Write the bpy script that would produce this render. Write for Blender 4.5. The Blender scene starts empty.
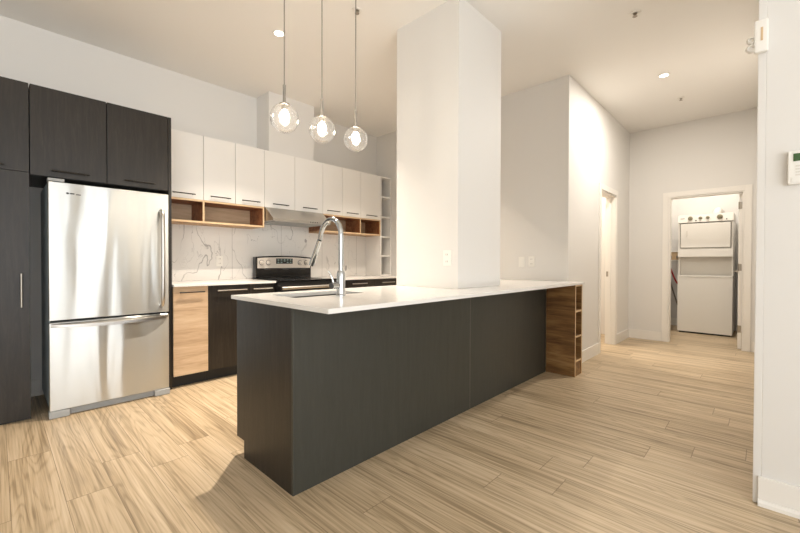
import bpy, bmesh, math, random
from mathutils import Vector, Matrix

S = bpy.context.scene
COL = S.collection
random.seed(7)

# ------------------------------------------------------------------ camera
TH, PIT, ROLL, FPX, EYE = math.radians(43.499), math.radians(0.6405), math.radians(0.1417), 383.92, 1.12
fw = Vector((math.cos(TH) * math.cos(PIT), math.sin(TH) * math.cos(PIT), -math.sin(PIT)))
r0 = Vector((math.sin(TH), -math.cos(TH), 0))
u0 = r0.cross(fw)
rt = r0 * math.cos(ROLL) + u0 * math.sin(ROLL)
upv = -r0 * math.sin(ROLL) + u0 * math.cos(ROLL)
cam = bpy.data.objects.new('camera', bpy.data.cameras.new('camera'))
COL.objects.link(cam)
cam.matrix_world = Matrix(((rt.x, upv.x, -fw.x, 0), (rt.y, upv.y, -fw.y, 0), (rt.z, upv.z, -fw.z, EYE), (0, 0, 0, 1)))
cam.data.sensor_width = 36
cam.data.lens = FPX / 800 * 36
cam.data.clip_start = 0.02
S.camera = cam

# ------------------------------------------------------------------ exposure, sky, large lights
S.view_settings.view_transform = 'Standard'
S.view_settings.look = 'None'
S.view_settings.gamma = 1
S.view_settings.exposure = 0.10
S.view_settings.use_curve_mapping = False
W = bpy.data.worlds.new('sky')
S.world = W
W.use_nodes = True
bg = W.node_tree.nodes['Background']
bg.inputs[0].default_value = (0.90, 0.95, 1.0, 1)
DAY = (0.95, 0.98, 1.0)
WARM = (1.0, 0.875, 0.735)
SOFT = (1.0, 0.935, 0.855)
P_WINDOW, P_DOWN, P_HALL, P_BULB, P_LAUNDRY, P_BATH = 118, 32, 31, 120, 20, 36
P_UPFILL, P_SIDE, P_FAR, P_SKY = 110, 12, 18, 1.8


def area(name, loc, rot, sx, sy, power, color, shape='RECTANGLE', spread=180):
    l = bpy.data.lights.new(name, 'AREA')
    l.shape = shape
    l.size = sx
    l.size_y = sy
    l.energy = power
    l.color = color
    l.spread = math.radians(spread)
    o = bpy.data.objects.new(name, l)
    o.location = loc
    o.rotation_euler = rot
    COL.objects.link(o)
    return o


bg.inputs[1].default_value = P_SKY
# daylight standing outside the tall living-room window behind the camera
area('window_daylight', (-1.55, -3.60, 1.35), (math.radians(90), 0, 0), 6.6, 2.6, P_WINDOW, DAY)
# fill light added before the far left wall, which has no window
area('side_fill', (-4.97, -.6, 1.5), (math.radians(90), 0, math.radians(-90)), 3.0, 2.2, P_SIDE, DAY)
# fill light added outside, tilted up through the window to lift the ceiling
area('ceiling_fill', (-1.55, -3.95, 0.0), (math.radians(145), 0, 0), 6.6, .9, P_UPFILL, DAY)

# ------------------------------------------------------------------ materials


def srgb(*c):
    return tuple(((v / 255 / 12.92) if v / 255 <= .04045 else ((v / 255 + .055) / 1.055) ** 2.4) for v in c) + (1,)


class NT:
    def __init__(s, name):
        s.m = bpy.data.materials.new(name)
        s.m.use_nodes = True
        s.t = s.m.node_tree
        s.b = s.t.nodes['Principled BSDF']

    def n(s, kind, **kw):
        x = s.t.nodes.new(kind)
        for k, v in kw.items():
            setattr(x, k, v)
        return x

    def l(s, a, b):
        s.t.links.new(a, b)

    def val(s, sock, v):
        if isinstance(v, bpy.types.NodeSocket):
            s.l(v, sock)
        else:
            sock.default_value = v

    def math(s, op, a, b=0.0, c=0.0):
        x = s.n('ShaderNodeMath', operation=op)
        for i, v in enumerate((a, b, c)):
            s.val(x.inputs[i], v)
        return x.outputs[0]

    def mix(s, f, a, b, mode='MIX'):
        x = s.n('ShaderNodeMix', data_type='RGBA', blend_type=mode)
        s.val(x.inputs[0], f)
        s.val(x.inputs[6], a)
        s.val(x.inputs[7], b)
        return x.outputs[2]

    def coords(s, scale=(1, 1, 1), loc=(0, 0, 0)):
        g = s.n('ShaderNodeNewGeometry')
        m = s.n('ShaderNodeMapping')
        s.l(g.outputs['Position'], m.inputs[0])
        m.inputs['Scale'].default_value = scale
        m.inputs['Location'].default_value = loc
        return m.outputs[0]

    def noise(s, vec, scale, detail=3, rough=.5, dist=0.0):
        x = s.n('ShaderNodeTexNoise')
        s.val(x.inputs['Vector'], vec)
        x.inputs['Scale'].default_value = scale
        x.inputs['Detail'].default_value = detail
        x.inputs['Roughness'].default_value = rough
        x.inputs['Distortion'].default_value = dist
        return x.outputs['Fac']

    def ramp(s, fac, stops):
        x = s.n('ShaderNodeValToRGB')
        e = x.color_ramp.elements
        while len(e) < len(stops):
            e.new(.5)
        for q, (p, c) in zip(e, stops):
            q.position = p
            q.color = c
        s.val(x.inputs[0], fac)
        return x.outputs[0]

    def bump(s, h, strength, dist=.002):
        x = s.n('ShaderNodeBump')
        x.inputs['Strength'].default_value = strength
        x.inputs['Distance'].default_value = dist
        s.val(x.inputs['Height'], h)
        s.l(x.outputs[0], s.b.inputs['Normal'])

    def set(s, **kw):
        for k, v in kw.items():
            s.val(s.b.inputs[k.replace('_', ' ')], v)
        return s.m


def simple(name, col, rough=.5, metal=0.0, **kw):
    t = NT(name)
    n = t.noise(t.coords(), 60, 2)
    t.set(Base_Color=col, Metallic=metal)
    t.val(t.b.inputs['Roughness'], t.math('ADD', t.math('MULTIPLY', n, .06), rough - .03))
    for k, v in kw.items():
        t.b.inputs[k.replace('_', ' ')].default_value = v
    return t.m


def paint(name, col, rough=.6):
    t = NT(name)
    t.set(Base_Color=col, Roughness=rough)
    t.bump(t.noise(t.coords(), 260, 3), .06, .001)
    return t.m


def emit(name, col, strength):
    t = NT(name)
    t.set(Base_Color=col, Emission_Color=col, Emission_Strength=strength)
    return t.m


def grain(name, tones, axis, rough=.5, scale=1.0, bump=.15):
    """wood grain running along the given axis"""
    t = NT(name)
    k = {'X': (1.4, 16, 16), 'Y': (16, 1.4, 16), 'Z': (16, 16, 1.4)}[axis]
    v = t.coords(tuple(a * scale for a in k))
    a = t.noise(v, 1.0, 6, .62, .9)
    fine = t.noise(t.coords(tuple(q * scale * 7 for q in k)), 1.0, 3, .6)
    f = t.math('ADD', t.math('MULTIPLY', a, .75), t.math('MULTIPLY', fine, .25))
    n = len(tones)
    c = t.ramp(f, [(.35 + .30 * i / (n - 1), tones[i]) for i in range(n)])
    t.set(Base_Color=c, Roughness=rough)
    t.bump(fine, bump, .0012)
    return t.m


def floor_material():
    t = NT('oak_plank_floor')
    g = t.n('ShaderNodeNewGeometry')
    sep = t.n('ShaderNodeSeparateXYZ')
    t.l(g.outputs['Position'], sep.inputs[0])
    x, y = sep.outputs[0], sep.outputs[1]
    PW, PL = .18, 1.5
    u = t.math('DIVIDE', t.math('ADD', x, 10.0 - .14), PW)
    iu = t.math('FLOOR', u)
    wn = t.n('ShaderNodeTexWhiteNoise', noise_dimensions='1D')
    t.l(iu, wn.inputs['W'])
    v = t.math('ADD', t.math('DIVIDE', y, PL), t.math('MULTIPLY', wn.outputs[0], 7.3))
    iv = t.math('FLOOR', v)
    cmb = t.n('ShaderNodeCombineXYZ')
    t.l(iu, cmb.inputs[0])
    t.l(iv, cmb.inputs[1])
    w2 = t.n('ShaderNodeTexWhiteNoise', noise_dimensions='3D')
    t.l(cmb.outputs[0], w2.inputs['Vector'])
    rnd = w2.outputs['Value']
    # seams
    fu, fv = t.math('FRACT', u), t.math('FRACT', v)
    eu = t.math('MINIMUM', fu, t.math('SUBTRACT', 1.0, fu))
    ev = t.math('MINIMUM', fv, t.math('SUBTRACT', 1.0, fv))
    su = t.math('LESS_THAN', eu, .0075)
    sv = t.math('LESS_THAN', ev, .0013)
    seam = t.math('MAXIMUM', su, sv)
    # grain coordinates, shifted for each plank
    gv = t.n('ShaderNodeCombineXYZ')
    t.l(t.math('ADD', x, t.math('MULTIPLY', rnd, 31.0)), gv.inputs[0])
    t.l(t.math('ADD', y, t.math('MULTIPLY', rnd, 17.0)), gv.inputs[1])

    def sc(a, b):
        m = t.n('ShaderNodeMapping')
        t.l(gv.outputs[0], m.inputs[0])
        m.inputs['Scale'].default_value = (a, b, 1)
        return m.outputs[0]
    big = t.noise(sc(6.0, .5), 1.0, 2, .45, .3)
    rings = t.math('SINE', t.math('MULTIPLY', big, 120.0))
    rings = t.math('POWER', t.math('ADD', t.math('MULTIPLY', rings, .5), .5), 3.0)
    fibre = t.noise(sc(120, 2.4), 1.0, 3, .6)
    streak = t.noise(sc(42, .5), 1.0, 4, .62, .2)
    broad = t.noise(sc(9, .5), 1.0, 2, .5)
    f = t.math('ADD', t.math('MULTIPLY', streak, .52), t.math('MULTIPLY', fibre, .24))
    f = t.math('ADD', f, t.math('MULTIPLY', broad, .24))
    f = t.math('SUBTRACT', f, t.math('MULTIPLY', rings, .05))
    f = t.math('ADD', f, t.math('MULTIPLY', t.math('SUBTRACT', rnd, .5), .055))
    c = t.ramp(f, [(.31, srgb(126, 107, 82)), (.42, srgb(168, 147, 117)), (.51, srgb(200, 178, 146)), (.66, srgb(223, 204, 176))])
    c = t.mix(t.math('MULTIPLY', seam, .55), c, srgb(92, 70, 50))
    t.set(Base_Color=c, Roughness=t.math('ADD', .36, t.math('MULTIPLY', fibre, .12)))
    t.b.inputs['Specular IOR Level'].default_value = .45
    t.bump(t.math('SUBTRACT', t.math('MULTIPLY', fibre, .4), seam), .12, .0015)
    return t.m


def marble_material():
    t = NT('white_marble_tile')
    v = t.coords((1, 1, 1))
    warp = t.n('ShaderNodeTexNoise')
    t.l(v, warp.inputs['Vector'])
    warp.inputs['Scale'].default_value = 2.3
    warp.inputs['Detail'].default_value = 4
    add = t.n('ShaderNodeVectorMath', operation='MULTIPLY_ADD')
    t.l(warp.outputs['Color'], add.inputs[0])
    add.inputs[1].default_value = (.42, .3, .42)
    m = t.n('ShaderNodeMapping')
    t.l(v, m.inputs[0])
    m.inputs['Rotation'].default_value = (0, 1.0, 0)
    m.inputs['Scale'].default_value = (1.9, 1, .8)
    t.l(m.outputs[0], add.inputs[2])
    a = t.noise(add.outputs[0], 1.9, 2, .45)
    b = t.noise(add.outputs[0], 4.2, 3, .5)
    va = t.math('SUBTRACT', 1.0, t.math('MULTIPLY', t.math('ABSOLUTE', t.math('SUBTRACT', a, .5)), 115.0))
    vb = t.math('SUBTRACT', 1.0, t.math('MULTIPLY', t.math('ABSOLUTE', t.math('SUBTRACT', b, .46)), 150.0))
    va = t.math('MAXIMUM', va, 0.0)
    vb = t.math('MULTIPLY', t.math('MAXIMUM', vb, 0.0), .5)
    msk = t.math('MULTIPLY', t.math('MAXIMUM', t.math('SUBTRACT', t.noise(v, 2.6, 2), .42), 0.0), 6.0)
    vein = t.math('MINIMUM', t.math('MULTIPLY', t.math('MAXIMUM', va, vb), msk), .58)
    cloud = t.noise(v, 3.0, 4)
    c = t.mix(t.math('MULTIPLY', cloud, .22), srgb(236, 233, 228), srgb(206, 203, 200))
    c = t.mix(vein, c, srgb(112, 108, 106))
    sep = t.n('ShaderNodeSeparateXYZ')
    t.l(v, sep.inputs[0])
    fx = t.math('FRACT', t.math('DIVIDE', t.math('SUBTRACT', sep.outputs[0], 1.85 - 1.22), .61))
    e = t.math('MINIMUM', fx, t.math('SUBTRACT', 1.0, fx))
    grout = t.math('LESS_THAN', e, .004)
    c = t.mix(t.math('MULTIPLY', grout, .6), c, srgb(150, 146, 141))
    t.set(Base_Color=c, Roughness=.16)
    return t.m


def steel_material(name, col, rough, wavy=True, axis='X'):
    t = NT(name)
    k = {'X': (1.5, 1.5, 420), 'Z': (420, 420, 1.5)}[axis]
    br = t.noise(t.coords(k), 1.0, 2)
    t.set(Base_Color=col, Metallic=1.0, Roughness=t.math('ADD', rough - .05, t.math('MULTIPLY', br, .1)))
    if wavy:
        w = t.noise(t.coords((4.5, 4.5, .55)), 1.0, 2, .4, .3)
        t.bump(w, .8, .030)
        t.b.inputs['Anisotropic'].default_value = .88
        tg = t.n('ShaderNodeCombineXYZ')
        tg.inputs[2].default_value = 1.0
        t.l(tg.outputs[0], t.b.inputs['Tangent'])
    else:
        t.bump(br, .05, .0005)
    return t.m


def globe_material():
    t = NT('clear_bubble_glass')
    out = t.t.nodes['Material Output']
    lw = t.n('ShaderNodeLayerWeight')
    lw.inputs['Blend'].default_value = .32
    tr = t.n('ShaderNodeBsdfTransparent')
    gl = t.n('ShaderNodeBsdfGlossy')
    gl.inputs['Roughness'].default_value = .05
    tl = t.n('ShaderNodeBsdfTranslucent')
    tl.inputs['Color'].default_value = (.95, .93, .9, 1)
    m1 = t.n('ShaderNodeMixShader')
    m2 = t.n('ShaderNodeMixShader')
    seeds = t.noise(t.coords(), 140, 2)
    t.l(t.math('ADD', .005, t.math('MULTIPLY', seeds, .016)), m1.inputs[0])
    t.l(tr.outputs[0], m1.inputs[1])
    t.l(tl.outputs[0], m1.inputs[2])
    t.l(t.math('MULTIPLY', lw.outputs['Facing'], .8), m2.inputs[0])
    t.l(m1.outputs[0], m2.inputs[1])
    t.l(gl.outputs[0], m2.inputs[2])
    t.l(m2.outputs[0], out.inputs['Surface'])
    return t.m


def dark_melamine(name, tones, axis='Z', rough=.42):
    return grain(name, tones, axis, rough, 2.2, .35)


M = {}
M['wall'] = paint('warm_white_wall_paint', srgb(228, 225, 220))
M['ceil'] = paint('white_ceiling_paint', srgb(243, 240, 235), .75)
M['trim'] = paint('white_trim_paint', srgb(240, 236, 229), .38)
M['floor'] = floor_material()
M['marble'] = marble_material()
M['quartz'] = simple('white_quartz', srgb(236, 233, 228), .16)
M['dark'] = dark_melamine('charcoal_woodgrain_laminate', [srgb(27, 22, 16), srgb(36, 30, 23), srgb(48, 41, 34)])
M['island'] = dark_melamine('charcoal_island_laminate', [srgb(55, 55, 49), srgb(59, 59, 53), srgb(63, 63, 57)], 'Z', .45)
M['toe'] = simple('black_toe_kick', srgb(26, 28, 30), .5)
M['white'] = simple('white_satin_laminate', srgb(240, 237, 232), .38)
M['oak'] = grain('natural_oak_board', [srgb(150, 112, 76), srgb(186, 148, 108), srgb(206, 172, 134)], 'X', .5)
M['oakdoor'] = grain('pale_oak_front', [srgb(178, 149, 118), srgb(198, 169, 137), srgb(212, 187, 156)], 'X', .5)
M['oakdark'] = grain('rustic_oak_panel', [srgb(84, 54, 25), srgb(130, 94, 52), srgb(164, 127, 80)], 'Y', .5, .7)
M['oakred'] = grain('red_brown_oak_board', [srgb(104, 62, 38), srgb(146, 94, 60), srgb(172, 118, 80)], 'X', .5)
M['edge'] = simple('pale_oak_edge_band', srgb(220, 190, 150), .5)
M['steel'] = steel_material('brushed_stainless_front', srgb(205, 206, 203), .32)
M['steel2'] = steel_material('brushed_stainless', srgb(196, 192, 186), .3, False)
M['sink'] = steel_material('satin_sink_steel', srgb(132, 132, 128), .35, False)
M['bronze'] = steel_material('dark_steel_bar', srgb(66, 62, 58), .35, False)
M['chrome'] = simple('polished_chrome', srgb(196, 199, 200), .14, 1.0)
M['fside'] = simple('blue_grey_fridge_side', srgb(176, 190, 193), .4)
M['gasket'] = simple('black_gasket', srgb(22, 22, 22), .6)
M['grey'] = simple('light_grey_plastic', srgb(168, 170, 170), .45)
M['dgrey'] = simple('dark_grey_plastic', srgb(62, 63, 64), .5)
M['black'] = simple('black_enamel', srgb(16, 15, 15), .12)
M['blackm'] = simple('black_plastic', srgb(24, 23, 22), .45)
M['panel'] = simple('stainless_control_panel', srgb(222, 214, 204), .4, .25)
M['plate'] = simple('white_wall_plate', srgb(242, 239, 232), .35)
M['slot'] = simple('outlet_slots', srgb(120, 114, 106), .5)
M['globe'] = globe_material()
M['bulb'] = emit('lit_bulb', (1.0, .89, .75, 1), P_BULB)
M['lens'] = emit('lit_downlight_lens', (1.0, .93, .82, 1), 9.0)
M['appl'] = simple('white_appliance_enamel', srgb(238, 234, 226), .3)
M['applgrey'] = simple('pale_grey_appliance_panel', srgb(224, 219, 210), .4)
M['knob'] = simple('grey_green_knob', srgb(134, 128, 104), .4)
M['joint'] = simple('joint_strip', srgb(98, 95, 86), .5)
M['red'] = simple('red_hose_rubber', srgb(176, 40, 44), .4)
M['hosegrey'] = simple('grey_hose_rubber', srgb(120, 112, 100), .5)
M['screen'] = simple('green_lcd', srgb(58, 92, 48), .25)
M['satin'] = simple('satin_nickel', srgb(176, 168, 156), .3, 1.0)
M['cord'] = simple('grey_cord', srgb(140, 133, 123), .5)
M['duct'] = simple('foil_duct', srgb(190, 186, 176), .3, .9)
M['bright'] = simple('pale_marking', srgb(170, 196, 190), .5)

# ------------------------------------------------------------------ mesh helpers


class B:
    """collects shapes (world coordinates) into one mesh"""

    def __init__(s):
        s.bm = bmesh.new()

    def box(s, x0, x1, y0, y1, z0, z1, bev=0.0, seg=2):
        r = bmesh.ops.create_cube(s.bm, size=1)
        vs = r['verts']
        for v in vs:
            v.co = Vector(((x0 + x1) / 2 + v.co.x * (x1 - x0), (y0 + y1) / 2 + v.co.y * (y1 - y0), (z0 + z1) / 2 + v.co.z * (z1 - z0)))
        if bev:
            es = list({e for v in vs for e in v.link_edges})
            bmesh.ops.bevel(s.bm, geom=es, offset=bev, segments=seg, affect='EDGES', profile=.7)
        return s

    def hexa(s, pts):
        """eight points: bottom four then top four, both counter-clockwise"""
        v = [s.bm.verts.new(p) for p in pts]
        for f in ((3, 2, 1, 0), (4, 5, 6, 7), (0, 1, 5, 4), (1, 2, 6, 5), (2, 3, 7, 6), (3, 0, 4, 7)):
            s.bm.faces.new([v[i] for i in f])
        return s

    def cyl(s, a, b, r, r2=None, n=24):
        a, b = Vector(a), Vector(b)
        d = b - a
        q = d.to_track_quat('Z', 'Y').to_matrix().to_4x4()
        mt = Matrix.Translation((a + b) / 2) @ q
        bmesh.ops.create_cone(s.bm, cap_ends=True, segments=n, radius1=r, radius2=r if r2 is None else r2, depth=d.length, matrix=mt)
        return s

    def sphere(s, c, r, n=32, scale=(1, 1, 1)):
        bmesh.ops.create_uvsphere(s.bm, u_segments=n, v_segments=n // 2, radius=r,
                                  matrix=Matrix.Translation(c) @ Matrix.Diagonal((*scale, 1)))
        return s

    def lathe(s, c, prof, n=32, axis='Z'):
        """prof = [(radius, height)] turned about an axis through c"""
        c = Vector(c)
        rings = []
        for r, h in prof:
            ring = []
            for i in range(n):
                t = 2 * math.pi * i / n
                p = Vector((r * math.cos(t), r * math.sin(t), h))
                if axis == 'Y':
                    p = Vector((p.x, p.z, -p.y))
                elif axis == 'X':
                    p = Vector((p.z, p.x, p.y))
                ring.append(s.bm.verts.new(c + p))
            rings.append(ring)
        for a, b in zip(rings, rings[1:]):
            for i in range(n):
                j = (i + 1) % n
                s.bm.faces.new((a[i], a[j], b[j], b[i]))
        if prof[0][0] > 1e-5:
            s.bm.faces.new(rings[0][::-1])
        if prof[-1][0] > 1e-5:
            s.bm.faces.new(rings[-1])
        return s

    def tube(s, pts, r, n=12, smooth=6):
        pts = [Vector(p) for p in pts]
        if smooth:
            q = []
            P = [pts[0]] + pts + [pts[-1]]
            for i in range(1, len(P) - 2):
                for k in range(smooth):
                    t = k / smooth
                    p0, p1, p2, p3 = P[i - 1:i + 3]
                    q.append(.5 * ((2 * p1) + (p2 - p0) * t + (2 * p0 - 5 * p1 + 4 * p2 - p3) * t * t + (3 * p1 - p0 - 3 * p2 + p3) * t ** 3))
            q.append(pts[-1])
            pts = q
        rings = []
        nrm = None
        for i, p in enumerate(pts):
            d = (pts[min(i + 1, len(pts) - 1)] - pts[max(i - 1, 0)]).normalized()
            if nrm is None:
                nrm = d.orthogonal().normalized()
            nrm = (nrm - d * nrm.dot(d)).normalized()
            bi = d.cross(nrm)
            rr = r(i / (len(pts) - 1)) if callable(r) else r
            rings.append([s.bm.verts.new(p + nrm * rr * math.cos(2 * math.pi * k / n) + bi * rr * math.sin(2 * math.pi * k / n)) for k in range(n)])
        for a, b in zip(rings, rings[1:]):
            for k in range(n):
                s.bm.faces.new((a[k], a[(k + 1) % n], b[(k + 1) % n], b[k]))
        s.bm.faces.new(rings[0][::-1])
        s.bm.faces.new(rings[-1])
        return s

    def prism(s, poly, axis, lo, hi):
        """polygon extruded along an axis; poly gives the two other coordinates in xyz order"""
        def P(a, b, h):
            return {'X': (h, a, b), 'Y': (a, h, b), 'Z': (a, b, h)}[axis]
        A = [s.bm.verts.new(P(a, b, lo)) for a, b in poly]
        C = [s.bm.verts.new(P(a, b, hi)) for a, b in poly]
        s.bm.faces.new(A)
        s.bm.faces.new(C[::-1])
        n = len(poly)
        for i in range(n):
            j = (i + 1) % n
            s.bm.faces.new((A[j], A[i], C[i], C[j]))
        return s

    def plate(s, us, vs, skip, axis, lo, hi):
        """slab of grid cells, leaving out the cells in skip"""
        def P(a, b, h):
            return {'X': (h, a, b), 'Y': (a, h, b), 'Z': (a, b, h)}[axis]
        vv = {}

        def V(i, j, k):
            if (i, j, k) not in vv:
                vv[(i, j, k)] = s.bm.verts.new(P(us[i], vs[j], hi if k else lo))
            return vv[(i, j, k)]
        cells = {(i, j) for i in range(len(us) - 1) for j in range(len(vs) - 1)} - set(skip)
        for i, j in cells:
            for k in (0, 1):
                s.bm.faces.new([V(i, j, k), V(i + 1, j, k), V(i + 1, j + 1, k), V(i, j + 1, k)])
            for di, dj, (a, b), (c, d) in ((-1, 0, (0, 0), (0, 1)), (1, 0, (1, 0), (1, 1)), (0, -1, (0, 0), (1, 0)), (0, 1, (0, 1), (1, 1))):
                if (i + di, j + dj) not in cells:
                    s.bm.faces.new([V(i + a, j + b, 0), V(i + c, j + d, 0), V(i + c, j + d, 1), V(i + a, j + b, 1)])
        return s


def world_loc(o):
    p = Vector(o.location)
    while o.parent:
        o = o.parent
        p = p + Vector(o.location)
    return p


def obj(name, b, m, parent=None, smooth=False, label=None):
    bm = b.bm
    bmesh.ops.recalc_face_normals(bm, faces=bm.faces)
    off = world_loc(parent) if parent else None
    if off is None:
        xs = [v.co for v in bm.verts]
        off = Vector(((min(v.x for v in xs) + max(v.x for v in xs)) / 2, (min(v.y for v in xs) + max(v.y for v in xs)) / 2, min(v.z for v in xs)))
        here = off
    else:
        here = Vector((0, 0, 0))
    for v in bm.verts:
        v.co -= off
    me = bpy.data.meshes.new(name)
    bm.to_mesh(me)
    bm.free()
    me.materials.append(M[m])
    if smooth:
        for p in me.polygons:
            p.use_smooth = True
        try:
            me.set_sharp_from_angle(angle=math.radians(35))
        except Exception:
            pass
    o = bpy.data.objects.new(name, me)
    o.location = here
    COL.objects.link(o)
    if parent:
        o.parent = parent
    if label:
        o['label'] = label
    return o


def thing(name, label, cat, loc, group=None):
    o = bpy.data.objects.new(name, None)
    o.empty_display_size = .05
    o.location = loc
    COL.objects.link(o)
    return tag(o, label, cat, group)


def tag(o, label, cat, group=None):
    o['label'] = label
    o['category'] = cat
    if group:
        o['group'] = group
    return o


def struct(name, b, m, parent=None, label=None, smooth=False):
    o = obj(name, b, m, parent, smooth, label)
    if not parent:
        o['kind'] = 'structure'
    return o


# ------------------------------------------------------------------ room shell
CZ = 3.06
KY = 4.39          # kitchen wall
SX = 4.09          # side wall at the end of the kitchen
HY = 1.478         # hall wall
EX = 6.55          # hall end wall
RX = 2.44          # right wall

struct('floor', B().box(-5.1, 8.5, -3.3, 4.49, -.1, 0), 'floor', label='oak plank floor running under kitchen, hall and laundry')
struct('ceiling', B().box(-5.1, 8.5, -3.3, 4.49, CZ, CZ + .1), 'ceil', label='high white ceiling')
struct('wall_kitchen', B().box(-5.1, SX + .1, KY, KY + .1, 0, CZ), 'wall')
struct('wall_niche', B().box(SX, SX + .1, HY, KY, 0, CZ), 'wall')
DL, DR = 5.165, 5.83
struct('wall_hall', B().plate([SX + .1, DL, DR, EX + .12], [0, 2.03, CZ], {(1, 0)}, 'Y', HY, HY + .12), 'wall')
LL, LR = .985, .187
struct('wall_end', B().plate([-.12, LR, LL, HY], [0, 2.04, CZ], {(1, 0)}, 'X', EX, EX + .12), 'wall')
struct('wall_right', B().box(RX, RX + .12, -3.2, 0, 0, CZ), 'wall')
struct('wall_corridor', B().box(RX + .12, EX, -.12, 0, 0, CZ), 'wall')
struct('wall_left', B().box(-5.1, -5.0, -3.2, KY, 0, CZ), 'wall')
struct('wall_window', B().plate([-5.1, -4.75, 1.78, RX + .12], [0, .06, 2.56, CZ], {(1, 1)}, 'Y', -3.3, -3.2), 'wall')
w = struct('window_1', B().plate([-4.75, -4.69, -3.30, -3.22, -1.80, -1.72, -.28, -.20, 1.04, 1.10, 1.72, 1.78], [.06, .12, 2.5, 2.56], {(1, 1), (3, 1), (5, 1), (7, 1), (9, 1)}, 'Y', -3.29, -3.23), 'trim')
# laundry closet and bathroom behind the two doorways
struct('wall_laundry_back', B().box(8.4, 8.5, .05, 1.45, 0, CZ), 'wall')
struct('wall_laundry_left', B().box(EX + .12, 8.4, 1.33, HY - .02, 0, CZ), 'wall')
struct('wall_laundry_right', B().box(EX + .12, 8.4, .03, .13, 0, CZ), 'wall')
struct('wall_bath_back', B().box(4.9, 6.67, 3.0, 3.1, 0, CZ), 'wall')
struct('wall_bath_left', B().box(4.8, 4.9, HY + .12, 3.1, 0, CZ), 'wall')
struct('wall_bath_right', B().box(6.57, 6.67, HY + .12, 3.0, 0, CZ), 'wall')

# boxed-in duct above the range cabinets and the pillar rising from the island
struct('trim_duct_chase', B().box(2.148, 2.755, 4.10, KY, 2.372, CZ), 'wall', label='boxed duct chase between cabinets and ceiling')
PX0, PX1, PY0, PY1 = 2.323, 2.940, 1.622, 2.245
struct('pillar', B().box(PX0, PX1, PY0, PY1, .926, CZ), 'wall', label='square white pillar rising from the island')


def baseboard(name, boxes):
    b = B()
    for x0, x1, y0, y1 in boxes:
        b.box(x0, x1, y0, y1, .0, .132, .003)
    return struct(name, b, 'trim')


baseboard('baseboard_hall', [(SX, DL - .075, HY - .014, HY - .0005), (DR + .075, EX - .015, HY - .014, HY - .0005)])
baseboard('baseboard_end', [(EX - .014, EX - .0005, LL + .075, HY - .0005), (EX - .014, EX - .0005, 0.001, LR - .075)])
baseboard('baseboard_laundry', [(8.385, 8.3995, .132, 1.328), (EX + .125, 8.38, 1.315, 1.3295), (EX + .9, 8.38, .1305, .145)])
b = B().box(RX - .014, RX - .0005, -3.19, .012, .028, .132, .003)
b.prism([(RX - .0005, 0), (RX - .026, 0), (RX - .026, .016), (RX - .018, .028), (RX - .0005, .028)], 'Y', -3.19, .012)
struct('baseboard_right', b, 'trim')
baseboard('baseboard_kitchen', [(.17, .25, KY - .014, KY - .0005)])
struct('trim_corner', B().box(RX - .001, RX + .05, .0005, .030, 0.001, CZ - .001, .004), 'wall', label='rounded white corner trim on the right wall end')


def casing_y(name, x0, x1, zt, y, depth):
    """casing around an opening in a wall that faces -Y"""
    cw, th = .07, .014
    b = B()
    b.box(x0 - cw, x0 - .001, y - th, y - .0005, 0, zt + cw, .003)
    b.box(x1 + .001, x1 + cw, y - th, y - .0005, 0, zt + cw, .003)
    b.box(x0 - .001, x1 + .001, y - th, y - .0005, zt + .001, zt + cw, .003)
    b.box(x0 + .0005, x0 + .016, y - .002, y + depth, 0, zt - .016)
    b.box(x1 - .016, x1 - .0005, y - .002, y + depth, 0, zt - .016)
    b.box(x0 + .0005, x1 - .0005, y - .002, y + depth, zt - .016, zt - .0005)
    b.box(x0 + .016, x0 + .028, y + .05, y + .075, 0, zt - .016)
    b.box(x1 - .028, x1 - .016, y + .05, y + .075, 0, zt - .016)
    return struct(name, b, 'trim')


t = casing_y('trim_hall_doorway', DL, DR, 2.03, HY, .12)
b = B().box(DR - .0185, DR - .0165, HY + .082, HY + .108, .93, 1.0)
obj('strike_plate', b, 'satin', t, label='small satin metal strike plate')

# laundry doorway casing (faces -X)
cw, th = .07, .014
b = B()
b.box(EX - th, EX - .0005, LL + .001, LL + cw, 0, 2.04 + cw, .003)
b.box(EX - th, EX - .0005, LR - cw, LR - .001, 0, 2.04 + cw, .003)
b.box(EX - th, EX - .0005, LR - .001, LL + .001, 2.041, 2.04 + cw, .003)
b.box(EX - .002, EX + .12, LL - .016, LL - .0005, 0, 2.024)
b.box(EX - .002, EX + .12, LR + .0005, LR + .016, 0, 2.024)
b.box(EX - .002, EX + .12, LR + .0005, LL - .0005, 2.024, 2.0395)
struct('trim_laundry_doorway', b, 'trim')

# laundry door leaf, swung into the closet
hx, hy = EX + .085, LR + .022
ang = math.radians(87.6)          # direction of the leaf in the XY plane, measured from +Y towards +X
du = Vector((math.sin(ang), math.cos(ang), 0))
dn = Vector((du.y, -du.x, 0))


def leaf_pt(s, n, z):
    p = Vector((hx, hy, 0)) + du * s - dn * n
    return (p.x, p.y, z)


def leaf_box(s0, s1, n0, n1, z0, z1):
    return B().hexa([leaf_pt(s0, n0, z0), leaf_pt(s1, n0, z0), leaf_pt(s1, n1, z0), leaf_pt(s0, n1, z0),
                     leaf_pt(s0, n0, z1), leaf_pt(s1, n0, z1), leaf_pt(s1, n1, z1), leaf_pt(s0, n1, z1)])


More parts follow.
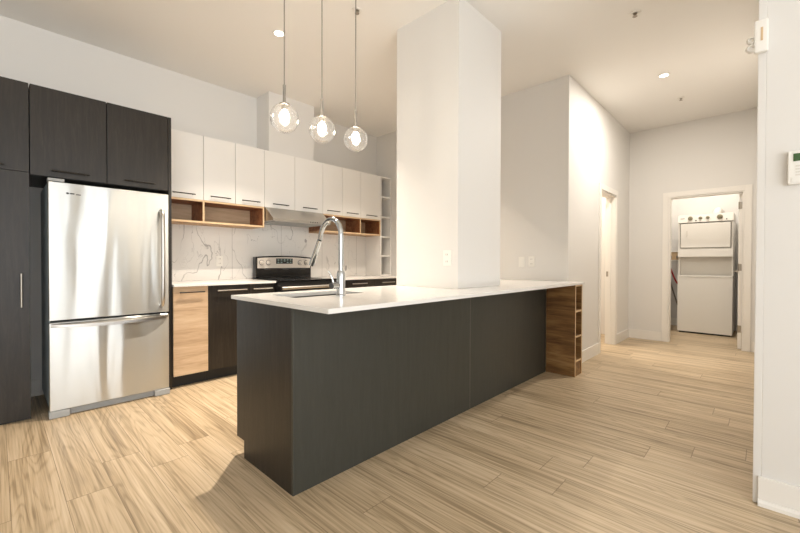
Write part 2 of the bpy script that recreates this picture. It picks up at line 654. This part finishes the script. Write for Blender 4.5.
door = struct('door_1', leaf_box(0, .745, 0, .035, .008, 2.018), 'trim', label='white laundry door standing open into the closet')
for z in (.22, 1.02, 1.82):
    b = leaf_box(-.004, -.0005, .004, .034, z, z + .09)
    b.cyl(leaf_pt(-.008, .036, z - .002), leaf_pt(-.008, .036, z + .092), .006, n=10)
    obj('hinge', b, 'satin', door, label='satin nickel hinge')
b = B().cyl(leaf_pt(.685, .0355, 1.0), leaf_pt(.685, .043, 1.0), .027, n=20)
b.cyl(leaf_pt(.685, .043, 1.0), leaf_pt(.685, .075, 1.0), .009, n=14)
b.tube([leaf_pt(.685, .07, 1.0), leaf_pt(.64, .072, 1.0), leaf_pt(.58, .07, .998)], .008)
obj('door_handle', b, 'satin', door, smooth=True, label='satin lever handle')

# ------------------------------------------------------------------ kitchen cabinets
FY = 3.758        # face of the dark tall fronts
UY = 4.06         # face of the white wall-cabinet fronts
LYF = 3.735       # face of the base fronts
G = .0022


def bar_handle(parent, x0, x1, y, z, m='bronze', r=.0055):
    """horizontal bar pull in front of a face at y"""
    b = B().cyl((x0, y - .026, z), (x1, y - .026, z), r, n=12)
    for x in (x0 + .018, x1 - .018):
        b.cyl((x, y - .0005, z), (x, y - .026, z), r * .8, n=10)
    return obj('handle', b, m, parent, smooth=True)


# pantry (left edge of the picture)
p = thing('pantry_cabinet', 'tall charcoal pantry cabinet left of the stainless fridge', 'cabinet', (-.14, 4.07, 0))
b = B().box(-.45, .168, FY + .021, KY - .002, .0, 2.37)
obj('carcass', b, 'dark', p)
for x0, x1 in ((-.45, -.142), (-.139, .169)):
    d = obj('door', B().box(x0 + G, x1 - G, FY, FY + .02, .012, 1.745, .0015), 'dark', p)
    hxp = x1 - .046 if x0 > -.2 else x0 + .27
    hb = B().cyl((hxp, FY - .026, .80), (hxp, FY - .026, 1.035), .0055, n=12)
    for z in (.82, 1.015):
        hb.cyl((hxp, FY - .0005, z), (hxp, FY - .026, z), .0045, n=10)
    obj('handle', hb, 'satin', d, smooth=True)
    d = obj('upper_door', B().box(x0 + G, x1 - G, FY, FY + .02, 1.748, 2.371, .0015), 'dark', p)
    bar_handle(d, (x0 + x1) / 2 - .10, x1 - .125 if x0 > -.2 else (x0 + x1) / 2 + .1, FY, 1.778)

# cabinet over the fridge
p = thing('overhead_cabinet', 'charcoal two-door cabinet above the stainless fridge', 'cabinet', (.61, 4.07, 1.732))
obj('carcass', B().box(.172, 1.033, FY + .021, KY - .002, 1.733, 2.37), 'dark', p)
for x0, x1, h0, h1 in ((.171, .607, .282, .498), (.609, 1.036, .719, .937)):
    d = obj('door', B().box(x0 + G, x1 - G, FY, FY + .02, 1.735, 2.371, .0015), 'dark', p)
    bar_handle(d, h0, h1, FY, 1.777)
# end panel between fridge and the white cabinets
tag(obj('end_panel', B().box(1.0375, 1.0615, FY, KY - .002, 0, 2.371, .0015), 'dark'),
    'tall charcoal panel between the fridge and the pale oak base cabinet', 'panel')

# refrigerator
p = thing('refrigerator', 'stainless steel fridge with bottom freezer drawer beside dark pantry', 'refrigerator', (.63, 4.0, 0))
FX0, FX1 = .257, 1.01
obj('body', B().box(FX0 + .004, FX1 - .004, 3.725, KY - .03, .052, 1.69, .004), 'fside', p, label='blue grey fridge side')
obj('gasket', B().box(FX0 + .012, FX1 - .012, 3.712, 3.7245, .053, 1.68), 'gasket', p)
d = obj('door', B().box(FX0, FX1, 3.655, 3.712, .697, 1.686, .009, 3), 'steel', p, True)
hb = B().tube([(.953, 3.655, 1.545), (.953, 3.622, 1.528), (.953, 3.604, 1.45), (.953, 3.598, 1.15), (.953, 3.604, .85), (.953, 3.622, .772), (.953, 3.655, .755)], .0155, 14)
obj('handle', hb, 'steel2', d, True)
bd = B().sphere((.362, 3.6545, 1.612), .009, 16, (1, .15, .8))
bd.box(.374, .400, 3.6535, 3.6548, 1.607, 1.616)
bd.box(.409, .436, 3.6535, 3.6548, 1.604, 1.611)
obj('badge', bd, 'dgrey', d, True)
d = obj('freezer_drawer', B().box(FX0, FX1, 3.655, 3.712, .052, .682, .009, 3), 'steel', p, True)
# curved lip handle along the drawer top
hb = B()
N = 32
rows = []
for k in range(N + 1):
    q = k / N
    x = FX0 + .010 + (FX1 - FX0 - .020) * q
    e = (2 * q - 1) ** 2
    out, low, y = .030 * (1 - e ** 3) + .004, .634 + .020 * e, 3.6545
    rows.append([hb.bm.verts.new(c) for c in ((x, y, low - .004), (x, y - out, low), (x, y - out, low + .026 * (1 - .4 * e)), (x, y - out * .55, .672), (x, y, .676))])
for a, c in zip(rows, rows[1:]):
    for m in range(5):
        hb.bm.faces.new((a[m], c[m], c[(m + 1) % 5], a[(m + 1) % 5]))
hb.bm.faces.new(rows[0])
hb.bm.faces.new(rows[-1][::-1])
obj('handle', hb, 'steel2', d, True)
gr = B().box(FX0 + .11, FX1 - .11, 3.675, 3.72, .006, .0505)
for k in range(4):
    gr.box(FX0 + .115, FX1 - .115, 3.668, 3.6745, .008 + k * .011, .014 + k * .011)
obj('grille', gr, 'grey', p)
for x0, x1 in ((FX0 - .003, FX0 + .108), (FX1 - .108, FX1 + .003)):
    obj('foot_cover', B().box(x0, x1, 3.642, 3.72, .003, .0505, .006, 3), 'grey', p)
obj('hinge_cover', B().box(FX0 + .0, FX0 + .09, 3.665, 3.76, 1.6905, 1.712, .004), 'grey', p)

# white wall cabinets
GW = 'white wall cabinets over the counter'


def wall_cabinet(xs, label, z0=1.735):
    x0, x1 = xs[0], xs[-1]
    p = thing('wall_cabinet', label, 'cabinet', ((x0 + x1) / 2, 4.2, z0), GW)
    obj('carcass', B().box(x0 + .0005, x1 - .0005, UY + .021, KY - .002, z0, 2.37), 'white', p)
    for a, c in zip(xs, xs[1:]):
        d = obj('door', B().box(a + G, c - G, UY, UY + .02, z0, 2.371, .0015), 'white', p)
        m = (a + c) / 2
        bar_handle(d, m - .10, m + .10, UY, 1.778)
    return p


wall_cabinet([1.066, 1.432], 'single-door white wall cabinet touching the tall charcoal panel')
wall_cabinet([1.432, 1.751, 2.074], 'two-door white wall cabinet immediately left of the range hood')
wall_cabinet([2.074, 2.458, 2.857], 'two-door white wall cabinet directly above the range hood')
wall_cabinet([2.857, 3.167, 3.487], 'two-door white wall cabinet immediately right of the range hood')
wall_cabinet([3.487, 3.864], 'single-door white wall cabinet next to the tall white cubby shelf')

# open oak shelves below the wall cabinets


def open_shelf(x0, x1, xd, label):
    p = thing('open_shelf', label, 'shelf', ((x0 + x1) / 2, 4.2, 1.505), 'open oak shelves under the wall cabinets')
    z0, z1, tk = 1.505, 1.733, .018
    for nm, bx in (('top_board', (x0, x1, UY, KY - .016, z1 - tk, z1)), ('bottom_board', (x0, x1, UY, KY - .016, z0, z0 + tk)),
                   ('side_board', (x0, x0 + tk, UY, KY - .016, z0 + tk, z1 - tk)), ('side_board', (x1 - tk, x1, UY, KY - .016, z0 + tk, z1 - tk)),
                   ('divider', (xd - tk / 2, xd + tk / 2, UY, KY - .016, z0 + tk, z1 - tk)), ('back_board', (x0, x1, KY - .016, KY - .002, z0, z1))):
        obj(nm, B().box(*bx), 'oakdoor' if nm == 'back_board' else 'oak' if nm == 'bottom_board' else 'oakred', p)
    eb = B()
    eb.box(x0, x1, UY - .0015, UY - .0002, z0, z0 + tk)
    eb.box(x0, x1, UY - .0015, UY - .0002, z1 - tk, z1)
    for x in (x0 + tk / 2, xd, x1 - tk / 2):
        eb.box(x - tk / 2, x + tk / 2, UY - .0015, UY - .0002, z0 + tk, z1 - tk)
    obj('edge_band', eb, 'edge', p, label='pale front edge')
    return p


open_shelf(1.066, 2.072, 1.432, 'open oak shelf under white cabinets left of the range hood')
open_shelf(2.860, 3.862, 3.480, 'open oak shelf under white cabinets right of the range hood')

# tall white cubby column
p = thing('cubby_shelf', 'narrow tall white open cubby shelf standing on the counter end', 'shelf', (3.976, 4.2, .921))
x0, x1, tk = 3.866, 4.086, .018
obj('side_board', B().box(x0, x0 + tk, UY, KY - .012, .921, 2.371), 'white', p)
obj('side_board', B().box(x1 - tk, x1, UY, KY - .012, .921, 2.371), 'white', p)
obj('back_board', B().box(x0, x1, KY - .0115, KY - .002, .921, 2.371), 'white', p)
for z in (.930, 1.211, 1.492, 1.780, 2.075, 2.362):
    obj('shelf_board', B().box(x0 + tk, x1 - tk, UY + .002, KY - .012, z - .009, z + .009), 'white', p)

# marble backsplash
b = B().plate([1.063, 2.074, 2.857, 3.864], [.921, 1.5045, 1.7335], {(0, 1), (2, 1)}, 'Y', KY - .0095, KY - .0015)
tag(struct('backsplash', b, 'marble', label='white marble-look tile backsplash with grey veins'), 'white marble-look tile backsplash behind the range', 'backsplash')

# base cabinets


def base_cabinet(x0, x1, label, m, h0, h1, drawers=False, kind='base_cabinet'):
    p = thing(kind, label, 'cabinet', ((x0 + x1) / 2, 4.05, 0), 'base cabinets along the kitchen wall')
    obj('carcass', B().box(x0 + .0005, x1 - .0005, LYF + .021, KY - .012, .108, .898), 'dark', p)
    obj('toe_kick', B().box(x0 + .0005, x1 - .0005, LYF + .075, LYF + .09, 0, .107), 'toe', p)
    if drawers:
        zs = (.11, .415, .72, .896)
        for a, c in zip(zs, zs[1:]):
            d = obj('drawer', B().box(x0 + G, x1 - G, LYF, LYF + .02, a + G, c - G, .0015), m, p)
            bar_handle(d, h0, h1, LYF, c - .048, 'steel2', .006)
    else:
        d = obj('door', B().box(x0 + G, x1 - G, LYF, LYF + .02, .11, .896, .0015), m, p)
        bar_handle(d, h0, h1, LYF, .848, 'steel2' if m != 'oakdoor' else 'bronze', .006)
    return p


base_cabinet(1.064, 1.356, 'pale oak fronted base cabinet beside the fridge panel', 'oakdoor', 1.111, 1.319)
base_cabinet(1.356, 1.748, 'charcoal base cabinet between pale oak cabinet and drawers', 'dark', 1.434, 1.713)
base_cabinet(1.748, 2.022, 'narrow charcoal drawer base cabinet immediately left of the range', 'dark', 1.780, 1.985, True)
base_cabinet(2.820, 3.44, 'charcoal drawer base cabinet immediately right of the range', 'dark', 3.055, 3.30, True)
base_cabinet(3.44, 4.088, 'charcoal drawer base cabinet in the far kitchen corner', 'dark', 3.57, 3.81, True)
GC = 'white worktops along the kitchen wall'
tag(obj('worktop', B().box(1.063, 2.026, 3.715, KY - .011, .899, .920, .0015), 'quartz'), 'white quartz worktop left of the range', 'worktop', GC)
tag(obj('worktop', B().box(2.814, 4.088, 3.715, KY - .011, .899, .920, .0015), 'quartz'), 'white quartz worktop right of the range', 'worktop', GC)

# range hood
p = thing('range_hood', 'slim stainless range hood under the white cabinets above the stove', 'range hood', (2.465, 4.1, 1.57))
hx0, hx1 = 2.082, 2.848
prof = [(KY - .012, 1.58), (3.885, 1.575), (3.880, 1.60), (4.055, 1.7325), (KY - .012, 1.7325)]
obj('shell', B().prism(prof, 'X', hx0, hx1), 'steel2', p)
obj('filter', B().box(hx0 + .06, hx1 - .06, 3.95, 4.33, 1.568, 1.576), 'grey', p)
b = B()
for k in range(4):
    b.cyl((2.56 + k * .03, 3.876, 1.589), (2.56 + k * .03, 3.882, 1.589), .006, n=12)
obj('button_row', b, 'dgrey', p)

# range
p = thing('range', 'stainless and black freestanding electric range under the hood', 'range', (2.446, 4.0, 0))
x0, x1 = 2.032, 2.808
obj('body', B().box(x0, x1, 3.72, 4.33, .02, .905), 'blackm', p)
obj('cooktop', B().box(x0 - .004, x1 + .004, 3.69, 4.245, .906, .926, .005), 'black', p)
for cx, cy, r in ((2.23, 3.86, .10), (2.60, 3.86, .085), (2.23, 4.10, .08), (2.60, 4.10, .10)):
    obj('burner_ring', B().lathe((cx, cy, .9262), [(r - .006, 0), (r - .006, .0006), (r, .0006), (r, 0)], 40), 'dgrey', p)
d = obj('oven_door', B().box(x0 + .004, x1 - .004, 3.665, 3.719, .20, .80, .006), 'steel2', p)
obj('window', B().box(x0 + .13, x1 - .13, 3.662, 3.6645, .33, .66), 'black', d)
hb = B().cyl((x0 + .02, 3.635, .845), (x1 - .02, 3.635, .845), .017, n=18)
for x in (x0 + .045, x1 - .045):
    hb.box(x - .012, x + .012, 3.64, 3.7, .835, .855, .002)
obj('handle', hb, 'steel2', p, True)
obj('front_rail', B().box(x0 + .002, x1 - .002, 3.70, 3.719, .805, .9055), 'blackm', p)
for x in (x0 + .0, x1 - .022):
    obj('handle_cap', B().box(x, x + .022, 3.63, 3.699, .822, .868, .004), 'blackm', p)
obj('storage_drawer', B().box(x0 + .004, x1 - .004, 3.68, 3.719, .03, .19, .004), 'steel2', p)
for x in (x0 + .05, x1 - .05):
    obj('foot', B().cyl((x, 3.80, 0), (x, 3.80, .0199), .018, n=14), 'blackm', p)
# backguard with an arched top
N = 16
x0, x1 = 2.066, 2.806
top = [(x0 + (x1 - x0) * k / N, 1.178 + .016 * (1 - (2 * k / N - 1) ** 2)) for k in range(N + 1)]
bk = obj('backguard', B().prism([(x0, .927), (x1, .927)] + top[::-1], 'Y', 4.252, 4.325), 'black', p)
top2 = [(x0 + .018 + (x1 - x0 - .036) * k / N, 1.163 + .014 * (1 - (2 * k / N - 1) ** 2)) for k in range(N + 1)]
cp = obj('control_panel', B().prism([(x0 + .018, 1.046), (x1 - .018, 1.046)] + top2[::-1], 'Y', 4.242, 4.2518), 'panel', p)
obj('display', B().box(2.315, 2.535, 4.2385, 4.2417, 1.098, 1.162), 'black', cp)
b = B()
for k in range(5):
    for z in (1.110, 1.130, 1.148):
        if k != 2 or z > 1.12:
            b.box(2.330 + k * .041, 2.330 + k * .041 + .024, 4.2375, 4.2384, z, z + .006)
obj('display_marks', b, 'bright', cp)
for x in (2.130, 2.215, 2.640, 2.730):
    obj('knob_ring', B().lathe((x, 4.2418, 1.112), [(.031, -.0001), (.031, -.003), (.001, -.003)], 24, 'Y'), 'dgrey', p, True)
    k = obj('knob', B().lathe((x, 4.2386, 1.112), [(.026, -.0002), (.026, -.006), (.019, -.008), (.017, -.028), (.012, -.030)], 24, 'Y'), 'panel', p, True)
b = B().box(x0 + .05, x1 - .05, 4.2485, 4.2518, .95, 1.02)
obj('glossy_strip', b, 'black', bk)
for k in range(3):
    obj('vent_slot', B().box(x0 + .10 + k * .24, x0 + .18 + k * .24, 4.2490, 4.2518, 1.028, 1.036), 'dgrey', bk)

# ------------------------------------------------------------------ island
IX0, IY0, IY1, IX1 = .97, 1.62, 2.235, 3.882
p = thing('kitchen_island', 'long charcoal kitchen island carrying the white countertop', 'island', (2.4, 1.92, 0))
endp = [(IY0 + .0185, 0), (2.142, 0), (2.142, .10), (IY1, .10), (IY1, .9025), (IY0 + .0185, .9025)]
obj('end_panel', B().prism(endp, 'X', IX0, IX0 + .022), 'dark', p)
obj('joint_strip', B().box(2.4845, 2.4895, IY0 - .0005, IY0 + .012, 0, .9025), 'joint', p, label='thin paler joint strip')
for a, c in ((IX0, 2.484), (2.490, IX1)):
    obj('front_panel', B().box(a, c, IY0, IY0 + .018, 0, .9025, .003), 'island', p)
obj('far_end_panel', B().box(IX1 - .018, IX1, IY0 + .019, IY1 - .021, 0, .9025), 'island', p)
obj('toe_kick', B().box(IX0 + .023, IX1 - .019, 2.12, 2.138, 0, .099), 'toe', p)
obj('bottom_board', B().box(IX0 + .023, IX1 - .019, IY0 + .02, IY1 - .022, .10, .116), 'island', p)
n = 5
for k in range(n):
    a = IX0 + .023 + (IX1 - IX0 - .023) * k / n
    c = IX0 + .023 + (IX1 - IX0 - .023) * (k + 1) / n
    d = obj('door', B().box(a + G, c - G, IY1 - .02, IY1, .103, .90, .0015), 'dark', p)
    hb = B().cyl(((a + c) / 2 - .1, IY1 + .026, .85), ((a + c) / 2 + .1, IY1 + .026, .85), .006, n=12)
    for x in ((a + c) / 2 - .08, (a + c) / 2 + .08):
        hb.cyl((x, IY1 + .0005, .85), (x, IY1 + .026, .85), .005, n=10)
    obj('handle', hb, 'steel2', d, True)

SX0, SX1, SY0, SY1 = 1.12, 1.62, 1.84, 2.125
b = B().plate([.95, SX0, SX1, 4.086], [1.31, SY0, SY1, 2.267], {(1, 1)}, 'Z', .9035, .925)
tag(obj('countertop', b, 'quartz'), 'long white quartz countertop overhanging the charcoal island', 'countertop')

p = thing('kitchen_sink', 'undermount stainless sink set into the island countertop', 'sink', (1.37, 1.98, .72))
b = B()
e, dp, wl = .004, .72, .0015
b.plate([SX0 - .012, SX0 - .002, SX1 + .002, SX1 + .012], [SY0 - .012, SY0 - .002, SY1 + .002, SY1 + .012], {(1, 1)}, 'Z', dp, .9030)
b.box(SX0 - .012, SX1 + .012, SY0 - .012, SY1 + .012, dp - .006, dp)
obj('basin', b, 'sink', p)
obj('drain', B().lathe((1.37, 1.98, dp + .0005), [(.045, 0), (.045, .003), (.03, .004), (.028, .001), (.001, .001)], 24), 'chrome', p, True)

p = thing('faucet', 'tall chrome gooseneck pull-down faucet on the island countertop', 'faucet', (1.38, 1.782, .925))
obj('base_flange', B().lathe((1.38, 1.782, .9255), [(.031, 0), (.031, .006), (.027, .010), (.001, .010)], 28), 'chrome', p, True)
obj('body', B().lathe((1.38, 1.782, .936), [(.025, 0), (.025, .115), (.021, .128), (.018, .135), (.001, .135)], 28), 'chrome', p, True)
pts = [(1.38, 1.782, 1.072), (1.38, 1.782, 1.18), (1.38, 1.782, 1.27), (1.38, 1.790, 1.315), (1.38, 1.815, 1.352), (1.38, 1.855, 1.373), (1.38, 1.90, 1.370),
       (1.38, 1.945, 1.345), (1.38, 1.975, 1.305), (1.38, 1.99, 1.26)]
obj('spout', B().tube(pts, .0145, 18), 'chrome', p, True)
b = B().tube([(1.38, 1.991, 1.255), (1.38, 2.03, 1.19), (1.38, 2.075, 1.115)], lambda t: .016 + .003 * t, 18)
b.cyl((1.38, 2.0755, 1.114), (1.38, 2.083, 1.10), .017, n=18)
obj('spray_head', b, 'chrome', p, True)
hd = B().cyl((1.356, 1.782, .985), (1.315, 1.782, .985), .019, n=22)
h = obj('handle', hd, 'chrome', p, True)
obj('handle_cap', B().cyl((1.3148, 1.782, .985), (1.309, 1.782, .985), .0175, n=22), 'dgrey', h, True)
obj('lever', B().tube([(1.326, 1.782, 1.004), (1.316, 1.785, 1.035), (1.298, 1.79, 1.068)], lambda t: .006 - .002 * t, 10), 'chrome', h, True)

# bookcase at the far island end
p = thing('bookcase', 'narrow oak open bookcase closing the far end of the island', 'bookcase', (3.985, 1.47, 0))
x0, x1, y0, y1, tk = 3.886, 4.084, 1.333, 1.6185, .018
obj('side_panel', B().box(x0, x0 + tk, y0, y1, 0, .9025), 'oakdark', p)
obj('side_panel', B().box(x1 - tk, x1, y0, 1.4625, 0, .9025), 'oakdark', p)
obj('back_panel', B().box(x0 + tk, x1 - tk, 1.452, 1.4625, 0, .9025), 'oakdark', p)
for z in (.148, .389, .640, .893):
    obj('shelf_board', B().box(x0 + tk, x1 - tk, y0 + .003, 1.4515, z - .009, z + .009), 'oakdark', p)
obj('toe_board', B().box(x0 + tk, x1 - tk, y0 + .006, y0 + .022, 0, .1385), 'oakdark', p)
eb = B()
eb.box(x0, x0 + tk, y0 - .0015, y0 - .0002, .0, .9025)
eb.box(x1 - tk, x1, y0 - .0015, y0 - .0002, .0, .9025)
for z in (.148, .389, .640, .893):
    eb.box(x0 + tk, x1 - tk, y0 + .0015, y0 + .0028, z - .009, z + .009)
obj('edge_band', eb, 'edge', p, label='pale front edge')

# ------------------------------------------------------------------ pendants
GP = 'pendant lamps over the island'


def pendant(x, z, label):
    p = thing('pendant_lamp', label, 'pendant lamp', (x, 1.92, z - .09), GP)
    obj('canopy', B().lathe((x, 1.92, CZ - .026), [(.055, 0), (.06, .004), (.06, .0255), (.001, .0255)], 28), 'satin', p, True)
    obj('cord', B().cyl((x, 1.92, z + .182), (x, 1.92, CZ - .026), .0032, n=8), 'cord', p)
    obj('stem', B().cyl((x, 1.92, z + .079), (x, 1.92, z + .181), .0085, n=16), 'cord', p, True)
    obj('socket', B().lathe((x, 1.92, z + .045), [(.014, 0), (.017, .004), (.017, .024), (.028, .0275), (.028, .033), (.001, .033)], 20), 'satin', p, True)
    obj('globe', B().sphere((x, 1.92, z), .0785, 40), 'globe', p, True, 'clear bubble glass globe')
    obj('bulb', B().sphere((x, 1.92, z + .010), .026, 20, (1, 1, 1.25)), 'bulb', p, True, 'glowing bulb')


pendant(1.098, 1.908, 'clear glass globe pendant nearest the fridge, leftmost of three')
pendant(1.345, 1.908, 'clear glass globe pendant hanging in the middle of the three')
pendant(1.605, 1.912, 'clear glass globe pendant nearest the white pillar, rightmost of three')

# ------------------------------------------------------------------ ceiling fittings


def downlight(x, y, label, power, spread=88, color=WARM):
    p = thing('downlight', label, 'downlight', (x, y, CZ - .012), 'recessed ceiling downlights')
    obj('trim_ring', B().lathe((x, y, CZ - .0005), [(.038, 0), (.038, -.006), (.047, -.008), (.052, -.003), (.052, 0)], 36), 'trim', p, True)
    obj('lens', B().lathe((x, y, CZ - .0045), [(.037, 0), (.037, .0035), (.001, .0035), ], 32), 'lens', p)
    area('downlight_beam', (x, y, CZ - .013), (0, 0, 0), .07, .07, power, color, 'DISK', spread)


downlight(1.667, 3.002, 'small lit recessed downlight in the kitchen ceiling', P_DOWN)
downlight(4.765, .77, 'lit recessed downlight in the hall ceiling', P_HALL, 180, SOFT)
downlight(3.27, 3.0, 'unseen downlight added to the kitchen ceiling behind the white pillar', P_FAR)  # hidden lamp, added to brighten the far kitchen end


def sprinkler(x, y, label, s=1.0):
    p = thing('sprinkler_head', label, 'sprinkler', (x, y, CZ - .03), 'ceiling sprinkler heads')
    obj('escutcheon', B().lathe((x, y, CZ - .0005), [(.016, 0), (.018, -.005), (.038, -.004), (.040, 0)], 28), 'trim', p, True)
    b = B().lathe((x, y, CZ - .0055), [(.014, 0), (.014, -.006), (.006, -.008), (.006, -.020), (.017, -.021), (.017, -.0225), (.001, -.0225)], 16)
    obj('deflector', b, 'satin', p, True)


sprinkler(1.928, 2.292, 'small sprinkler head on the ceiling by the pendant cords')
sprinkler(3.432, .747, 'small sprinkler head on the ceiling in front of the hall')
sprinkler(5.565, .73, 'small sprinkler head on the ceiling beyond the hall downlight')

# ------------------------------------------------------------------ outlets, keypad, sensor


def plate(cx, cy, cz, face, label, kind='outlet', hw=.036, hh=.058):
    """face 'Y' faces -Y, 'X' faces -X; the centre lies on the wall surface"""
    name = 'wall_outlet' if kind == 'outlet' else 'wall_switch'
    p = thing(name, label, kind, (cx, cy, cz - hh), 'white wall plates')

    def bx(a0, a1, d0, d1, z0, z1, bev=0):
        if face == 'Y':
            return B().box(cx + a0, cx + a1, cy - d1, cy - d0, cz + z0, cz + z1, bev)
        return B().box(cx - d1, cx - d0, cy + a0, cy + a1, cz + z0, cz + z1, bev)
    obj('cover_plate', bx(-hw, hw, .0006, .006, -hh, hh, .002), 'plate', p)
    if kind == 'outlet':
        for z in (-.026, .026):
            o = obj('socket', bx(-.017, .017, .0061, .0082, z - .016, z + .016, .0008), 'plate', p)
            s = B()
            for a in (-.008, .006):
                q = bx(a, a + .003, .0083, .0088, z - .006, z + .007)
                me = bpy.data.meshes.new('tmp')
                q.bm.to_mesh(me)
                s.bm.from_mesh(me)
                bpy.data.meshes.remove(me)
            obj('slots', s, 'slot', o)
    else:
        obj('rocker', bx(-.017, .017, .0061, .0095, -.034, .034, .0015), 'plate', p)


plate(1.708, KY - .0095, 1.128, 'Y', 'white outlet on the marble backsplash')
plate(PX0, 1.716, 1.152, 'X', 'white outlet on the pillar above the island')
plate(SX, 1.869, 1.131, 'X', 'white outlet on the wall above the island end, nearer the hall')
plate(SX, 1.986, 1.126, 'X', 'blank white switch plate on the wall behind the island, nearer the pillar', 'switch')

# alarm keypad on the right wall
p = thing('alarm_keypad', 'white alarm keypad with green screen on the right wall', 'keypad', (RX - .012, -.135, 1.47))
obj('housing', B().box(RX - .026, RX - .0006, -.20, -.071, 1.467, 1.613, .006, 3), 'plate', p)
obj('screen', B().box(RX - .0285, RX - .0262, -.19, -.088, 1.567, 1.600), 'screen', p)
b = B()
for i in range(4):
    for j in range(5):
        y = -.095 - j * .022
        z = 1.548 - i * .013
        b.box(RX - .0285, RX - .0262, y - .014, y, z - .006, z)
obj('keys', b, 'applgrey', p)
obj('flip_cover', B().box(RX - .029, RX - .0262, -.196, -.084, 1.475, 1.496, .001), 'plate', p)

# white alarm device on the end of the right wall
p = thing('motion_sensor', 'white wall-mounted sensor with swivel eye high on the wall corner', 'sensor', (RX - .015, .02, 2.085))
obj('housing', B().box(RX - .030, RX - .0015, -.004, .044, 2.085, 2.232, .011, 4), 'plate', p, True)
obj('front_slot', B().box(RX - .0312, RX - .0302, .014, .022, 2.135, 2.195), 'edge', p)
obj('swivel_eye', B().lathe((RX - .018, .054, 2.150), [(.006, .008), (.015, .008), (.017, -.004), (.011, -.012), (.009, -.004), (.001, -.004)], 20, 'X'), 'applgrey', p, True)
obj('lens', B().lathe((RX - .018, .054, 2.112), [(.006, .008), (.018, .008), (.020, -.004), (.013, -.013), (.010, -.004), (.001, -.004)], 20, 'X'), 'applgrey', p, True)

# ------------------------------------------------------------------ laundry
p = thing('laundry_center', 'white stacked washer and dryer standing in the laundry closet', 'washer dryer', (8.0, .68, 0))
wx, y0, y1 = 7.62, .342, 1.02
obj('washer_body', B().box(wx, 8.30, y0, y1, .025, .895, .006), 'appl', p)
lid = obj('washer_lid', B().box(wx - .006, 7.795, y0 + .002, y1 - .002, .897, .922, .006, 3), 'appl', p)
obj('riser_panel', B().prism([(7.80, .923), (8.29, .923), (8.29, 1.215), (7.72, 1.215)], 'Y', y0 + .02, y1 - .02), 'applgrey', p)
for a, c in ((y0, y0 + .0195), (y1 - .0195, y1)):
    obj('side_post', B().box(7.70, 8.29, a, c, .923, 1.215), 'appl', p)
obj('dryer_body', B().box(wx + .02, 8.30, y0, y1, 1.216, 1.755, .005), 'appl', p)
obj('dryer_band', B().box(wx, wx + .0195, y0, y1, 1.216, 1.330, .004), 'appl', p)
dd = obj('dryer_door', B().box(wx - .004, wx + .0185, y0 + .03, y1 - .035, 1.362, 1.742, .008, 3), 'appl', p)
fr = B().plate([y0 + .022, y0 + .0285, y1 - .0335, y1 - .027], [1.354, 1.3605, 1.7435, 1.750], {(1, 1)}, 'X', wx + .012, wx + .0195)
obj('door_gap', fr, 'slot', dd)
obj('door_handle', B().box(wx - .011, wx - .0045, y1 - .125, y1 - .110, 1.54, 1.63, .002), 'applgrey', dd)
cp = obj('control_panel', B().hexa([(wx - .002, y0, 1.762), (8.29, y0, 1.762), (8.29, y1, 1.762), (wx - .002, y1, 1.762),
                                    (wx + .03, y0, 1.885), (8.29, y0, 1.885), (8.29, y1, 1.885), (wx + .03, y1, 1.885)]), 'applgrey', p)
for y, r in ((.862, .031), (.735, .023), (.645, .023), (.500, .036)):
    obj('knob', B().lathe((wx + .011, y, 1.828), [(r, 0), (r, -.008), (r * .7, -.011), (r * .62, -.032), (.001, -.034)], 22, 'X'), 'knob', p, True)
for y in (.79, .42):
    obj('push_button', B().cyl((wx - .004, y, 1.79), (wx + .006, y, 1.79), .009, n=12), 'blackm', p)
obj('nameplate', B().box(wx + .0085, wx + .0115, .935, .99, 1.826, 1.834), 'slot', p)
obj('base_gap', B().box(wx + .03, 8.25, y0 + .02, y1 - .02, 0, .0245), 'blackm', p)

b = B().tube([(8.02, .56, 1.895), (8.02, .558, 1.93), (8.06, .55, 1.963), (8.13, .55, 1.975), (8.25, .55, 1.975), (8.392, .55, 1.975)], .052, 18)
tag(obj('dryer_duct', b, 'applgrey', None, True), 'short pale duct behind the dryer control panel', 'duct')
p = thing('valve_box', 'small recessed washer valve box on the laundry wall', 'valve box', (8.39, 1.18, 1.13))
obj('frame', B().plate([1.07, 1.085, 1.275, 1.29], [1.16, 1.175, 1.315, 1.33], {(1, 1)}, 'X', 8.378, 8.3995), 'plate', p)
obj('recess', B().box(8.396, 8.3995, 1.0855, 1.2745, 1.1755, 1.3145), 'edge', p)
for y, m in ((1.13, 'red'), (1.22, 'hosegrey')):
    obj('valve', B().cyl((8.37, y, 1.20), (8.37, y, 1.25), .014, n=14).cyl((8.37, y, 1.225), (8.3955, y, 1.225), .009, n=12), 'satin', p, True)
b = B().tube([(8.33, 1.25, 1.20), (8.31, 1.235, 1.10), (8.29, 1.19, .95), (8.27, 1.13, .80), (8.27, 1.065, .70), (8.29, 1.035, .62)], .013, 12)
tag(obj('washer_hose', b, 'red', None, True), 'red water hose hanging beside the washer', 'hose')
b = B().tube([(8.345, 1.26, 1.16), (8.345, 1.25, .95), (8.34, 1.20, .70), (8.33, 1.13, .45), (8.32, 1.07, .28), (8.33, 1.04, .20)], .011, 12)
tag(obj('washer_hose', b, 'hosegrey', None, True), 'grey water hose hanging below the red hose beside the washer', 'hose')

# lamps of the laundry closet and of the bathroom
area('laundry_lamp', (7.3, .75, CZ - .03), (0, 0, 0), .25, .25, P_LAUNDRY, SOFT, 'DISK')
area('bath_lamp', (5.6, 2.3, CZ - .03), (0, 0, 0), .25, .25, P_BATH, WARM, 'DISK')
